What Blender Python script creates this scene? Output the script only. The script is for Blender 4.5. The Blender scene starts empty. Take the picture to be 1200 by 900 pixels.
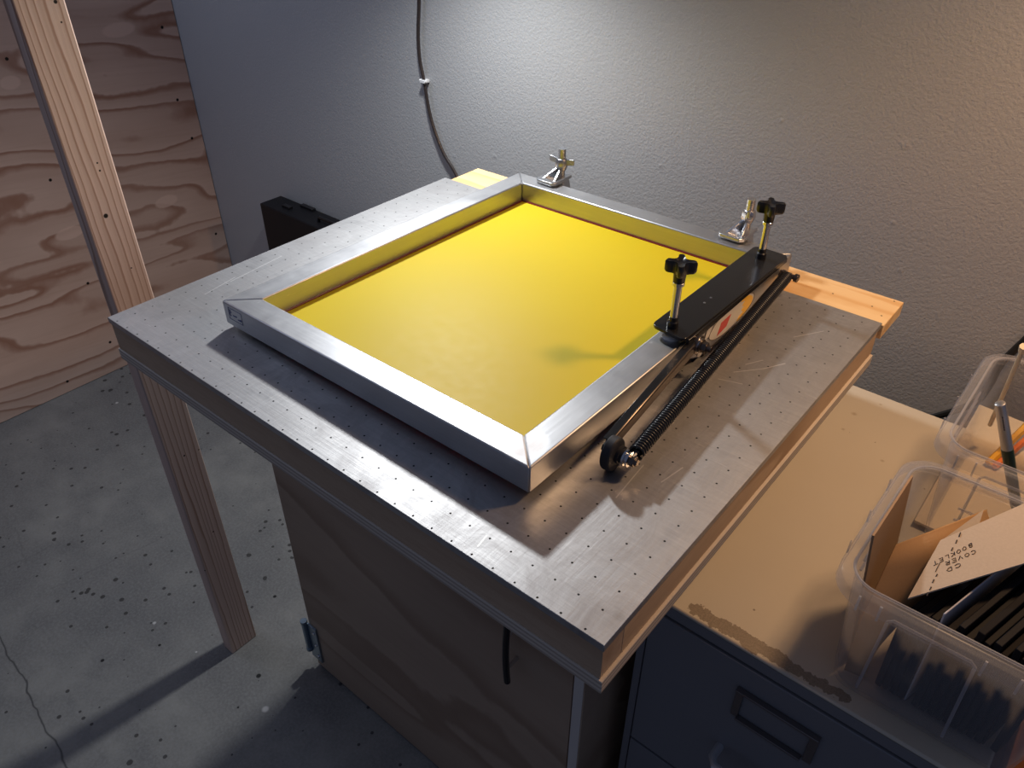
import bpy, math, random
from mathutils import Vector, Matrix
random.seed(7)
S = 0.60                      # metres per working unit (working z = 0 is the table top)
ZT = 1.643*S                    # table top height above the floor
FZ = -ZT / S                  # floor in working units
def W(p): return Vector((p[0]*S, p[1]*S, ZT + p[2]*S))
col = bpy.context.scene.collection
sc = bpy.context.scene

# ------------------------------------------------------------------ camera
Fpx, PITCH, YAW, ROLL = 922.6, math.radians(35.959), math.radians(-39.608), math.radians(0.198)
fw = Vector((math.sin(YAW)*math.cos(PITCH), math.cos(YAW)*math.cos(PITCH), -math.sin(PITCH)))
rt0 = Vector((math.cos(YAW), -math.sin(YAW), 0)); up0 = rt0.cross(fw)
rt = rt0*math.cos(ROLL) + up0*math.sin(ROLL); up = up0*math.cos(ROLL) - rt0*math.sin(ROLL)
cam = bpy.data.objects.new('camera', bpy.data.cameras.new('camera')); col.objects.link(cam)
cam.matrix_world = Matrix(((rt.x, up.x, -fw.x, 0), (rt.y, up.y, -fw.y, 0), (rt.z, up.z, -fw.z, ZT+S), (0, 0, 0, 1)))
cam.data.sensor_width = 36; cam.data.lens = Fpx/1200*36; cam.data.clip_start = 0.02
sc.camera = cam
# survey helpers: where a measured sight line meets a known plane of the room
def ray(px): return fw + rt*((px[0]-600)/Fpx) - up*((px[1]-450)/Fpx)
EYE = Vector((0, 0, 1))
def onz(px, z): d = ray(px); return EYE + d*((z-1)/d.z)
def onx(px, x): d = ray(px); return EYE + d*(x/d.x)
def ony(px, y): d = ray(px); return EYE + d*(y/d.y)

# ------------------------------------------------------------------ mesh builder
class MB:
    def __init__(s, xf=None): s.v = []; s.f = []; s.xf = xf
    def add(s, vs, fs):
        b = len(s.v); s.v += [Vector(v) for v in vs]; s.f += [[b+i for i in f] for f in fs]; return s
    def box(s, x0, x1, y0, y1, z0, z1):
        vs = [(x, y, z) for z in (z0, z1) for y in (y0, y1) for x in (x0, x1)]
        return s.add(vs, [(0,2,3,1),(4,5,7,6),(0,1,5,4),(2,6,7,3),(0,4,6,2),(1,3,7,5)])
    def hexa(s, bot, top):
        return s.add(list(bot)+list(top), [(3,2,1,0),(4,5,6,7),(0,1,5,4),(1,2,6,5),(2,3,7,6),(3,0,4,7)])
    def slab(s, poly, n, t):          # planar polygon thickened by t along n
        n = Vector(n).normalized()*t; k = len(poly)
        vs = [Vector(p) for p in poly] + [Vector(p)+n for p in poly]
        return s.add(vs, [tuple(range(k))[::-1], tuple(range(k, 2*k))] + [(i, (i+1) % k, k+(i+1) % k, k+i) for i in range(k)])
    def tube(s, pts, r, seg=12, caps=True):
        pts = [Vector(p) for p in pts]; n = len(pts)
        rs = r if isinstance(r, (list, tuple)) else [r]*n
        t0 = (pts[1]-pts[0]).normalized()
        a = Vector((0, 0, 1)) if abs(t0.z) < .9 else Vector((1, 0, 0))
        u = t0.cross(a).normalized(); rings = []; vs = []
        for i, p in enumerate(pts):
            t = (pts[min(i+1, n-1)]-pts[max(i-1, 0)]).normalized()
            u = (u - t*u.dot(t)).normalized(); w = t.cross(u)
            for k in range(seg):
                A = 2*math.pi*k/seg; vs.append(p + (u*math.cos(A)+w*math.sin(A))*rs[i])
        fs = [(i*seg+k, i*seg+(k+1) % seg, (i+1)*seg+(k+1) % seg, (i+1)*seg+k) for i in range(n-1) for k in range(seg)]
        if caps: fs += [tuple(range(seg))[::-1], tuple(range((n-1)*seg, n*seg))]
        return s.add(vs, fs)
    def lathe(s, p0, axis, prof, seg=24):      # prof: (distance along axis, radius)
        ax = Vector(axis).normalized(); p0 = Vector(p0)
        return s.tube2([p0+ax*d for d, r in prof], [r for d, r in prof], ax, seg)
    def tube2(s, pts, rs, ax, seg):
        a = Vector((0, 0, 1)) if abs(ax.z) < .9 else Vector((1, 0, 0))
        u = ax.cross(a).normalized(); w = ax.cross(u); vs = []; n = len(pts)
        for p, r in zip(pts, rs):
            for k in range(seg):
                A = 2*math.pi*k/seg; vs.append(p+(u*math.cos(A)+w*math.sin(A))*max(r, 1e-5))
        fs = [(i*seg+k, i*seg+(k+1) % seg, (i+1)*seg+(k+1) % seg, (i+1)*seg+k) for i in range(n-1) for k in range(seg)]
        fs += [tuple(range(seg))[::-1], tuple(range((n-1)*seg, n*seg))]
        return s.add(vs, fs)
    def rings(s, rings, close0=True, close1=True):
        k = len(rings[0]); vs = [v for r in rings for v in r]; n = len(rings)
        fs = [(i*k+j, i*k+(j+1) % k, (i+1)*k+(j+1) % k, (i+1)*k+j) for i in range(n-1) for j in range(k)]
        if close0: fs.append(tuple(range(k))[::-1])
        if close1: fs.append(tuple(range((n-1)*k, n*k)))
        return s.add(vs, fs)
    def build(s, name, m, parent=None, bevel=0, angle=35, top=False, bseg=2):
        pts = [W(s.xf(v) if s.xf else v) for v in s.v]
        if parent is not None: o0 = root_loc(parent)
        elif top:
            xs = [p.x for p in pts]; ys = [p.y for p in pts]; zs = [p.z for p in pts]
            o0 = Vector(((min(xs)+max(xs))/2, (min(ys)+max(ys))/2, min(zs)))
        else: o0 = Vector((0, 0, 0))
        me = bpy.data.meshes.new(name); me.from_pydata([p-o0 for p in pts], [], s.f); me.update()
        me.validate()
        for p in me.polygons: p.use_smooth = True
        me.set_sharp_from_angle(angle=math.radians(angle))
        import bmesh
        bm = bmesh.new(); bm.from_mesh(me); bmesh.ops.recalc_face_normals(bm, faces=bm.faces); bm.to_mesh(me); bm.free()
        me.set_sharp_from_angle(angle=math.radians(angle))
        me.materials.append(m)
        o = bpy.data.objects.new(name, me); col.objects.link(o)
        if parent is not None: o.parent = parent
        else: o.location = o0
        if bevel:
            b = o.modifiers.new('bevel', 'BEVEL'); b.width = bevel; b.segments = bseg; b.limit_method = 'ANGLE'; b.angle_limit = math.radians(40)
        return o
def root_loc(o):
    l = Vector(o.location)
    while o.parent: o = o.parent; l += Vector(o.location)
    return l
def tag(o, label=None, cat=None, group=None, kind=None):
    if label: o['label'] = label
    if cat: o['category'] = cat
    if group: o['group'] = group
    if kind: o['kind'] = kind
    return o
def thing(name, label, cat, loc, group=None):
    o = bpy.data.objects.new(name, None); col.objects.link(o); o.location = W(loc); o.empty_display_size = .05
    return tag(o, label, cat, group)

# ------------------------------------------------------------------ materials
class NT:
    def __init__(s, name):
        s.m = bpy.data.materials.new(name); s.m.use_nodes = True; s.t = s.m.node_tree; s.t.nodes.clear()
        s.out = s.n('ShaderNodeOutputMaterial')
    def n(s, ty, **k):
        nd = s.t.nodes.new(ty)
        for a, b in k.items(): setattr(nd, a, b)
        return nd
    def l(s, a, b): s.t.links.new(a, b)
    def put(s, v, sock):
        if hasattr(v, 'is_linked') or isinstance(v, bpy.types.NodeSocket): s.l(v, sock)
        else:
            if isinstance(v, (tuple, list)) and len(v) == 3 and len(sock.default_value) == 4: v = (*v, 1)
            sock.default_value = v
    def math(s, op, a, b=0.0, c=None, clamp=False):
        nd = s.n('ShaderNodeMath', operation=op, use_clamp=clamp); s.put(a, nd.inputs[0]); s.put(b, nd.inputs[1])
        if c is not None: s.put(c, nd.inputs[2])
        return nd.outputs[0]
    def vec(s, op, a, b=(0, 0, 0)):
        nd = s.n('ShaderNodeVectorMath', operation=op); s.put(a, nd.inputs[0]); s.put(b, nd.inputs[1])
        return nd.outputs['Value'] if op in ('DISTANCE', 'LENGTH', 'DOT_PRODUCT') else nd.outputs[0]
    def pos(s): return s.n('ShaderNodeNewGeometry').outputs['Position']
    def mapv(s, v, scale=(1, 1, 1), rot=(0, 0, 0), loc=(0, 0, 0)):
        nd = s.n('ShaderNodeMapping'); s.put(v, nd.inputs[0]); nd.inputs['Scale'].default_value = scale
        nd.inputs['Rotation'].default_value = rot; nd.inputs['Location'].default_value = loc; return nd.outputs[0]
    def noise(s, v, scale=5, detail=3, rough=.5, dist=0):
        nd = s.n('ShaderNodeTexNoise'); s.put(v, nd.inputs['Vector']); nd.inputs['Scale'].default_value = scale
        nd.inputs['Detail'].default_value = detail; nd.inputs['Roughness'].default_value = rough; nd.inputs['Distortion'].default_value = dist
        return nd.outputs['Fac']
    def ramp(s, f, stops):
        nd = s.n('ShaderNodeValToRGB'); s.put(f, nd.inputs[0]); cr = nd.color_ramp
        while len(cr.elements) > 1: cr.elements.remove(cr.elements[-1])
        cr.elements[0].position = stops[0][0]; cr.elements[0].color = c4(stops[0][1])
        for p, c in stops[1:]: e = cr.elements.new(p); e.color = c4(c)
        return nd.outputs[0]
    def mix(s, f, a, b):
        nd = s.n('ShaderNodeMix', data_type='RGBA'); s.put(f, nd.inputs[0]); s.put(a, nd.inputs[6]); s.put(b, nd.inputs[7]); return nd.outputs[2]
    def bump(s, h, strength=.3, dist=.002):
        nd = s.n('ShaderNodeBump'); s.put(h, nd.inputs['Height']); nd.inputs['Strength'].default_value = strength
        nd.inputs['Distance'].default_value = dist; return nd.outputs[0]
    def bsdf(s, color, rough=.5, metal=0, normal=None, spec=None, **k):
        b = s.n('ShaderNodeBsdfPrincipled'); s.put(color, b.inputs['Base Color']); s.put(rough, b.inputs['Roughness']); s.put(metal, b.inputs['Metallic'])
        if normal is not None: s.l(normal, b.inputs['Normal'])
        if spec is not None: b.inputs['Specular IOR Level'].default_value = spec
        for a, v in k.items(): s.put(v, b.inputs[a.replace('_', ' ')])
        return b.outputs[0]
    def done(s, sh): s.l(sh, s.out.inputs[0]); return s.m
    def spots(s, v, pts, soft=.15):   # pts: (centre in metres, radius vector) -> mask
        cur = None
        for c, r in pts:
            if not isinstance(r, (tuple, list)): r = (r, r, r)
            d = s.vec('LENGTH', s.vec('DIVIDE', s.vec('SUBTRACT', v, tuple(c)), tuple(r)))
            cur = d if cur is None else s.math('MINIMUM', cur, d)
        return s.math('DIVIDE', s.math('SUBTRACT', 1.0, cur), soft, clamp=True)
    def segs(s, v, sg, w):            # distance to line segments -> mask
        cur = None
        for a, b in sg:
            a = Vector(a); b = Vector(b); d = b-a; L = d.length; d = d/L
            q = s.vec('SUBTRACT', v, tuple(a)); t = s.math('MINIMUM', s.math('MAXIMUM', s.vec('DOT_PRODUCT', q, tuple(d)), 0.0), L)
            sc_ = s.n('ShaderNodeVectorMath', operation='SCALE'); sc_.inputs[0].default_value = tuple(d); s.l(t, sc_.inputs['Scale'])
            dd = s.vec('DISTANCE', q, sc_.outputs[0])
            cur = dd if cur is None else s.math('MINIMUM', cur, dd)
        return s.math('SUBTRACT', 1.0, s.math('DIVIDE', cur, w), clamp=True)
def c4(c): return (c, c, c, 1) if isinstance(c, (int, float)) else (*c, 1)
def simple(name, color, rough=.5, metal=0, **k):
    t = NT(name); return t.done(t.bsdf(color, rough, metal, **k))

def wood(name, light, dark, axis='x', bands=7, cross=5.0, along=.7, line=.55, dots=None, patches=None, tilt=0, rough=.6, scale=1.0, seed=0, extra=None, streak=.35, lin=0, namp=1.0):
    t = NT(name); p = t.pos()
    if tilt: p = t.mapv(p, rot=(tilt, 0, 0))
    sc3 = {'x': (along, cross, cross), 'y': (cross, along, cross), 'z': (cross, cross, along)}[axis]
    sc3 = tuple(a*scale for a in sc3)
    q = t.mapv(p, scale=sc3, loc=(seed, seed*1.7, seed*.6))
    wv = t.noise(p, 9*scale, 3, .6)
    cr = {'x': (0, .3, 1), 'y': (.3, 0, 1), 'z': (1, .6, 0)}[axis]
    n = t.math('ADD', t.noise(q, 1.0, 2, .45, .3), t.math('MULTIPLY', wv, .05))
    n = t.math('MULTIPLY', n, namp)
    if lin:
        sx_ = t.n('ShaderNodeSeparateXYZ'); t.l(p, sx_.inputs[0])
        n = t.math('ADD', n, t.math('MULTIPLY', sx_.outputs[{'x': 2, 'y': 2, 'z': 1}[axis]], lin))
    fr = t.math('FRACT', t.math('MULTIPLY', n, bands))
    ringc = t.ramp(fr, [(0, 0), (line, .25), (.86, 1), (.93, .9), (1, 0)])
    fine = t.noise(t.mapv(p, scale=tuple(a*(14 if a > 1 else 3) for a in sc3)), 1.5, 3, .6)
    mott = t.noise(p, 3*scale, 2, .5)
    base = t.mix(ringc, light, dark)
    base = t.mix(t.math('MULTIPLY', t.math('SUBTRACT', fine, .45, clamp=True), streak*4, clamp=True), base, dark)
    lo = tuple(c*.82 for c in light)
    base = t.mix(t.math('MULTIPLY', t.math('SUBTRACT', mott, .42, clamp=True), 2.2, clamp=True), base, t.mix(.5, base, lo))
    if patches: base = t.mix(t.math('MULTIPLY', t.spots(t.pos(), patches, .2), .75), base, tuple(min(1, c*1.12+.01) for c in light))
    if dots: base = t.mix(t.spots(t.pos(), dots, .3), base, (.012, .008, .006))
    if extra: base = extra(t, base)
    return t.done(t.bsdf(base, rough, 0, t.bump(t.math('ADD', fine, t.math('MULTIPLY', ringc, .3)), .15, .001), spec=.3))

# painted drywall with orange peel
def wall_mat():
    t = NT('painted_drywall'); p = t.pos()
    peel = t.noise(p, 210, 3, .55, .2); big = t.noise(p, 3, 2)
    dents = [((*W(ony(q, 2.297)),), r) for q, r in (((533, 183), .006), ((580, 183), .007), ((774, 194), .007), ((838, 211), .006), ((916, 141), .005), ((1060, 170), .010), ((1047, 261), .006), ((1055, 317), .006), ((655, 253), .008), ((448, 65), .004))]
    dm = t.spots(p, dents, .7)
    seam = t.segs(p, [(W(ony((826, 0), 2.297)), W(ony((797, 262), 2.297)))], .004)
    h = t.math('ADD', peel, t.math('MULTIPLY', t.math('ADD', dm, t.math('MULTIPLY', seam, .35)), t.noise(p, 220, 2)))
    c = t.mix(t.math('MULTIPLY', big, .5), (.47, .47, .47), (.435, .435, .435))
    return t.done(t.bsdf(c, .45, 0, t.bump(h, .75, .0016), spec=.35))
def concrete():
    t = NT('concrete'); p = t.pos()
    big = t.noise(p, 1.8, 4, .6); mid = t.noise(p, 9, 5, .65); fine = t.noise(p, 160, 3, .7)
    c = t.ramp(big, [(.32, (.15, .148, .145)), (.66, (.285, .275, .25))])
    c = t.mix(t.math('MULTIPLY', t.math('SUBTRACT', mid, .35, clamp=True), 2.2, clamp=True), c, (.135, .132, .13))
    c = t.mix(t.math('MULTIPLY', t.math('SUBTRACT', fine, .4, clamp=True), 1.6, clamp=True), c, (.30, .30, .295))
    vo = t.n('ShaderNodeTexVoronoi'); t.l(t.mapv(p, scale=(1, 1, 0)), vo.inputs['Vector']); vo.inputs['Scale'].default_value = 42; vo.inputs['Randomness'].default_value = 1
    thr = t.math('MULTIPLY', t.math('SUBTRACT', t.noise(p, 2.2, 3), .33, clamp=True), .95)
    pit = t.math('LESS_THAN', vo.outputs['Distance'], thr)
    rnd = t.n('ShaderNodeSeparateColor'); t.l(vo.outputs['Color'], rnd.inputs[0])
    pit = t.math('MULTIPLY', pit, t.math('GREATER_THAN', rnd.outputs[0], .62))
    c = t.mix(t.math('MULTIPLY', pit, .85), c, (.035, .032, .03))
    F = lambda x, y: tuple(W(onz((x, y), FZ)))
    sp = t.spots(p, [(F(303, 792), .0065), (F(279, 829), .003), (F(120, 774), .005), (F(322, 699), .005), (F(187, 756), .004)], .3)
    c = t.mix(sp, c, (.01, .01, .01))
    sw = t.spots(p, [(F(181, 730), .005), (F(311, 831), .009), (F(137, 472), .006), (F(230, 764), .003)], .5)
    c = t.mix(t.math('MULTIPLY', sw, .8), c, (.62, .6, .58))
    wob = t.n('ShaderNodeTexNoise'); t.l(p, wob.inputs['Vector']); wob.inputs['Scale'].default_value = 14
    off = t.n('ShaderNodeVectorMath', operation='SCALE'); t.l(t.vec('SUBTRACT', wob.outputs['Color'], (.5, .5, .5)), off.inputs[0]); off.inputs['Scale'].default_value = .03
    wp = t.mapv(t.vec('ADD', p, off.outputs[0]), scale=(1, 1, 0))
    G = lambda x, y: (F(x, y)[0], F(x, y)[1], 0)
    cr = t.segs(wp, [(G(-40, 680), G(0, 748)), (G(0, 748), G(25, 792)), (G(25, 792), G(58, 862)), (G(58, 862), G(72, 880)), (G(72, 880), G(90, 930)), (G(30, 800), G(45, 835))], .0028)
    c = t.mix(t.math('MULTIPLY', cr, .9), c, (.04, .04, .04))
    fa = t.segs(wp, [(G(0, 668), G(60, 640)), (G(60, 690), G(110, 668)), (G(110, 668), G(200, 625)), (G(18, 620), G(32, 660))], .004)
    c = t.mix(t.math('MULTIPLY', fa, .25), c, (.08, .08, .08))
    return t.done(t.bsdf(c, .6, 0, t.bump(t.math('SUBTRACT', t.math('ADD', fine, mid), pit), .2, .0015), spec=.35))
def plate_mat():
    t = NT('perforated_aluminium'); p = t.pos()
    pitch = .0463*S; x0 = -.3898*S; y0 = .6936*S
    sp = t.n('ShaderNodeSeparateXYZ'); t.l(p, sp.inputs[0])
    def cell(v, o):
        a = t.math('DIVIDE', t.math('SUBTRACT', v, o-50*pitch), pitch)
        return t.math('MULTIPLY', t.math('SUBTRACT', t.math('FRACT', t.math('ADD', a, .5)), .5), pitch)
    gx = cell(sp.outputs[0], x0); gy = cell(sp.outputs[1], y0)
    r = t.math('SQRT', t.math('ADD', t.math('MULTIPLY', gx, gx), t.math('MULTIPLY', gy, gy)))
    hole = t.math('LESS_THAN', r, .00125)
    inb = t.math('MULTIPLY', t.math('LESS_THAN', sp.outputs[0], -.375*S), t.math('GREATER_THAN', sp.outputs[0], -1.795*S))
    inb = t.math('MULTIPLY', inb, t.math('LESS_THAN', sp.outputs[1], 1.81*S)); hole = t.math('MULTIPLY', hole, inb)
    br = t.noise(t.mapv(p, scale=(14, 260, 1), rot=(0, 0, .5)), 1, 3, .6)
    br2 = t.noise(t.mapv(p, scale=(240, 16, 1), rot=(0, 0, -.15)), 1, 3, .6)
    cl = t.noise(p, 11, 6, .7, .8); bl = t.noise(p, 4, 3, .6)
    Q = lambda x, y: tuple(W(onz((x, y), 0)))
    sg = [(Q(860, 436), Q(895, 432)), (Q(895, 432), Q(920, 426)), (Q(874, 427), Q(894, 422)), (Q(722, 583), Q(754, 545)), (Q(870, 450), Q(842, 444)), (Q(930, 395), Q(965, 388)), (Q(775, 565), Q(800, 548)), (Q(560, 640), Q(570, 628)), (Q(240, 345), Q(275, 325)), (Q(270, 330), Q(330, 300)), (Q(400, 300), Q(440, 285))]
    scr = t.segs(p, sg, .0011)
    c = t.mix(br, (.36, .355, .36), (.60, .595, .59))
    c = t.mix(t.math('MULTIPLY', br2, .5), c, (.66, .65, .64))
    c = t.mix(t.math('MULTIPLY', t.math('SUBTRACT', cl, .45, clamp=True), 4.0, clamp=True), c, (.37, .36, .36))
    sm = t.spots(p, [(Q(725, 721), .008), (Q(560, 600), .006)], .8)
    c = t.mix(t.math('MULTIPLY', sm, .35), c, (.2, .19, .18))
    fs = t.noise(t.mapv(p, scale=(22, 420, 1), rot=(0, 0, .95)), 1, 2, .5); fs2 = t.noise(t.mapv(p, scale=(22, 420, 1), rot=(0, 0, -.35)), 1, 2, .5)
    fm = t.math('MULTIPLY', t.math('SUBTRACT', t.math('MAXIMUM', fs, fs2), .70, clamp=True), 9, clamp=True)
    c = t.mix(t.math('MULTIPLY', fm, .55), c, (.9, .89, .87))
    c = t.mix(t.math('MULTIPLY', scr, .8), c, (.95, .93, .9))
    c = t.mix(hole, c, (.01, .01, .01))
    ro = t.math('ADD', .30, t.math('ADD', t.math('MULTIPLY', cl, .30), t.math('MULTIPLY', bl, .10)))
    ro = t.math('MAXIMUM', ro, t.math('MULTIPLY', hole, .9))
    me = t.math('MULTIPLY', t.math('SUBTRACT', 1.0, hole), .92)
    h = t.math('ADD', t.math('MULTIPLY', t.math('ADD', br, br2), .5), t.math('MULTIPLY', cl, .6))
    return t.done(t.bsdf(c, ro, me, t.bump(h, .34, .0009)))
def alu(name, col_=(.56, .56, .57), rough=.42, stretch=(8, 200, 60), st=.15, corners=None):
    t = NT(name); p = t.pos()
    br = t.noise(t.mapv(p, scale=stretch), 1, 3, .6); cl = t.noise(p, 18, 4, .6)
    sc_ = t.noise(t.mapv(p, scale=(60, 9, 30), rot=(0, 0, .9)), 2.5, 4, .75)
    c = t.mix(br, tuple(a*.82 for a in col_), col_)
    c = t.mix(t.math('MULTIPLY', t.math('SUBTRACT', sc_, .66, clamp=True), 6, clamp=True), c, (.80, .80, .80))
    if corners:
        k = t.math('MULTIPLY', t.spots(p, corners, .35), t.math('ADD', .35, t.math('MULTIPLY', sc_, .8)), clamp=True)
        c = t.mix(k, c, (.84, .84, .84)); rough = t.math('ADD', rough, t.math('MULTIPLY', k, .30))
    ro = t.math('ADD', rough, t.math('MULTIPLY', t.math('SUBTRACT', cl, .5), .2))
    return t.done(t.bsdf(c, ro, .95, t.bump(t.math('ADD', br, cl), st, .0006)))
def plastic_mat(base=.05):
    t = NT('clear_polypropylene')
    lw = t.n('ShaderNodeLayerWeight'); lw.inputs['Blend'].default_value = .35
    fac = t.math('ADD', base, t.math('MULTIPLY', lw.outputs['Facing'], .36), clamp=True)
    tr = t.n('ShaderNodeBsdfTransparent'); tr.inputs[0].default_value = (.97, .965, .96, 1)
    b = t.bsdf((.62, .62, .66), .22, 0, spec=.6)
    tl = t.n('ShaderNodeBsdfTranslucent'); tl.inputs[0].default_value = (.7, .7, .74, 1)
    m1 = t.n('ShaderNodeMixShader'); m1.inputs[0].default_value = .35; t.l(b, m1.inputs[1]); t.l(tl.outputs[0], m1.inputs[2])
    m2 = t.n('ShaderNodeMixShader'); t.l(fac, m2.inputs[0]); t.l(tr.outputs[0], m2.inputs[1]); t.l(m1.outputs[0], m2.inputs[2])
    return t.done(m2.outputs[0])
def emulsion_mat():
    t = NT('yellow_mesh_emulsion'); p = t.pos()
    n = t.noise(p, 4, 3, .5); fi = t.noise(p, 60, 3, .6)
    c = t.mix(n, (.80, .68, .018), (.74, .61, .018))
    b = t.bsdf(c, t.math('ADD', .46, t.math('MULTIPLY', fi, .1)), 0, spec=.32)
    tl = t.n('ShaderNodeBsdfTranslucent'); tl.inputs[0].default_value = (.90, .12, .01, 1)
    m = t.n('ShaderNodeMixShader'); m.inputs[0].default_value = .30; t.l(b, m.inputs[1]); t.l(tl.outputs[0], m.inputs[2])
    return t.done(m.outputs[0])

M = {}
M['wall'] = wall_mat(); M['concrete'] = concrete(); M['plate'] = plate_mat()
PX = -4.182
Lq = lambda q: tuple(W(onx(q, PX)))
M['ply_wall'] = wood('fir_plywood', (.68, .48, .385), (.36, .185, .125), 'y', bands=9, cross=4.2, along=.9, tilt=.10, line=.66, lin=1.25, namp=1.0, rough=.6, streak=.12,
    dots=[(Lq(q), .0055) for q in ((8, 69), (190, 32), (225, 162), (253, 274), (59, 211), (103, 332), (129, 401), (79, 447), (208, 117), (20, 10))],
    patches=[(Lq((139, 35)), (.1, .055, .022)), (Lq((195, 236)), (.1, .045, .022)), (Lq((82, 273)), (.1, .05, .022)), (Lq((12, 97)), (.1, .03, .02))])
Pq = lambda q: tuple(W(onx(q, -2.013)))
M['stud'] = wood('construction_lumber', (.70, .53, .44), (.38, .225, .16), 'z', bands=13, cross=9.0, along=.55, line=.7, lin=6.5, namp=.75, rough=.6, seed=3.1, streak=.2,
    dots=[(Pq((124, 253)), .0042), (Pq((117, 200)), .0018), (Pq((114, 191)), .0016), (Pq((65, 2)), .003), (Pq((72, 26)), .0016), (Pq((250, 623)), .0022), (Pq((240, 669)), .0022), (Pq((216, 534)), .0022), (Pq((233, 527)), .0018), (Pq((154, 314)), .0015)])
M['rim_wood_x'] = wood('maple_edging', (.52, .38, .26), (.33, .21, .13), 'x', bands=4, cross=9, along=1.2, rough=.5, streak=.3, seed=1)
M['rim_wood_y'] = wood('maple_edging_side', (.60, .42, .26), (.40, .25, .14), 'y', bands=4, cross=9, along=1.2, rough=.5, streak=.3, seed=2)
def ply_edge():
    t = NT('plywood_edge'); p = t.pos()
    sp = t.n('ShaderNodeSeparateXYZ'); t.l(t.vec('ADD', p, (0, 0, 0)), sp.inputs[0])
    fr = t.math('FRACT', t.math('DIVIDE', sp.outputs[2], .0062))
    c = t.ramp(fr, [(0, (.62, .54, .45)), (.5, (.66, .58, .49)), (.58, (.36, .29, .23)), (.95, (.38, .31, .25)), (1, (.62, .54, .45))])
    n = t.noise(t.mapv(p, scale=(6, 6, 60)), 3, 4, .7)
    return t.done(t.bsdf(t.mix(t.math('MULTIPLY', n, .6), c, (.48, .41, .34)), .7))
M['ply_edge'] = ply_edge()
M['cab_ply'] = wood('birch_plywood_panel', (.46, .345, .25), (.33, .23, .16), 'x', bands=7, cross=3.2, along=.9, rough=.55, seed=5, streak=.2)
M['pine'] = wood('pine_board', (.86, .60, .31), (.72, .42, .17), 'x', bands=5, cross=10, along=.8, rough=.5, seed=8, streak=.15,
    dots=[(tuple(W(onz(q, -.006))), .0016) for q in ((1022, 359), (1033, 370), (1048, 353), (976, 344))])
CN = [(tuple(W((-.668, .850, .079))), (.024, .030, .03))]
M['alu_x'] = alu('brushed_aluminium_across', stretch=(8, 220, 220), corners=CN)
M['alu_y'] = alu('brushed_aluminium_along', stretch=(220, 8, 220), corners=CN)
M['emulsion'] = emulsion_mat()
M['glue'] = simple('dark_red_glue', (.16, .006, .008), .4)
M['black_steel'] = simple('black_powder_coat', (.012, .012, .013), .22, 0, spec=.6)
M['black_plastic'] = simple('black_plastic', (.010, .010, .012), .28, 0, spec=.5)
M['rubber'] = simple('black_rubber', (.018, .018, .022), .6)
M['spring'] = simple('black_spring_steel', (.03, .03, .032), .30, .3)
M['dark_steel'] = simple('dark_steel', (.16, .13, .11), .3, .9)
M['chrome'] = simple('zinc_plated_steel', (.66, .66, .68), .22, 1)
M['cast'] = alu('cast_metal', (.45, .46, .48), .34, (60, 60, 60), .3)
M['cast_warm'] = alu('polished_cast_metal', (.70, .70, .72), .24, (60, 60, 60), .3)
M['white_rubber'] = simple('pale_rubber_tip', (.8, .78, .74), .5)
def cabinet_top():
    t = NT('beige_enamel'); p = t.pos()
    n = t.noise(p, 7, 4, .6); f = t.noise(p, 120, 2)
    c = t.mix(n, (.56, .50, .40), (.61, .55, .445))
    vo = t.n('ShaderNodeTexVoronoi'); t.l(t.mapv(p, scale=(1, 1, 0)), vo.inputs['Vector']); vo.inputs['Scale'].default_value = 30
    rnd = t.n('ShaderNodeSeparateColor'); t.l(vo.outputs['Color'], rnd.inputs[0])
    pit = t.math('MULTIPLY', t.math('LESS_THAN', vo.outputs['Distance'], .045), t.math('GREATER_THAN', rnd.outputs[0], .7))
    c = t.mix(t.math('MULTIPLY', pit, .7), c, (.12, .09, .06))
    # brown tape residue near the front edge
    Z = -.35; Q = lambda x, y: tuple(W(onz((x, y), Z)))
    wob = t.n('ShaderNodeTexNoise'); t.l(p, wob.inputs['Vector']); wob.inputs['Scale'].default_value = 120; wob.inputs['Detail'].default_value = 4
    off = t.n('ShaderNodeVectorMath', operation='SCALE'); t.l(t.vec('SUBTRACT', wob.outputs['Color'], (.5, .5, .5)), off.inputs[0]); off.inputs['Scale'].default_value = .018
    wp = t.mapv(t.vec('ADD', p, off.outputs[0]), scale=(1, 1, 1))
    s1 = t.segs(wp, [(Q(816, 715), Q(872, 748)), (Q(872, 749), Q(920, 776))], .0115)
    s2 = t.segs(wp, [(Q(928, 783), Q(962, 802)), (Q(962, 802), Q(992, 817))], .008)
    mk = t.math('GREATER_THAN', t.math('MAXIMUM', s1, s2), .15)
    tc = t.mix(t.noise(p, 420, 3, .9), (.10, .075, .05), (.46, .38, .29))
    c = t.mix(mk, c, tc)
    st = t.spots(p, [(Q(988, 503), .004), (Q(1001, 485), .006), (Q(1034, 540), .004), (Q(1032, 474), .003)], .8)
    c = t.mix(t.math('MULTIPLY', st, .45), c, (.22, .14, .06))
    return t.done(t.bsdf(c, .48, 0, t.bump(t.math('ADD', f, mk), .06, .001), spec=.4))
M['enamel_top'] = cabinet_top()
M['enamel_shaded'] = simple('shaded_enamel', (.20, .20, .215), .42)  # cabinet body, darker than its top: dim shade put into the colour
M['trim_metal'] = simple('dull_steel_trim', (.22, .20, .20), .35, .8)
M['pull'] = simple('satin_metal_pull', (.62, .64, .68), .35, .5)
M['tub'] = plastic_mat(); M['tub_rib'] = plastic_mat(.30)
M['pale_edge'] = simple('raw_plywood_edge', (.66, .62, .57), .7)
def card(name, a, b):
    t = NT(name); p = t.pos(); n = t.noise(p, 350, 3, .7)
    return t.done(t.bsdf(t.mix(n, a, b), .75, 0, t.bump(n, .1, .0004), spec=.2))
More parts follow.
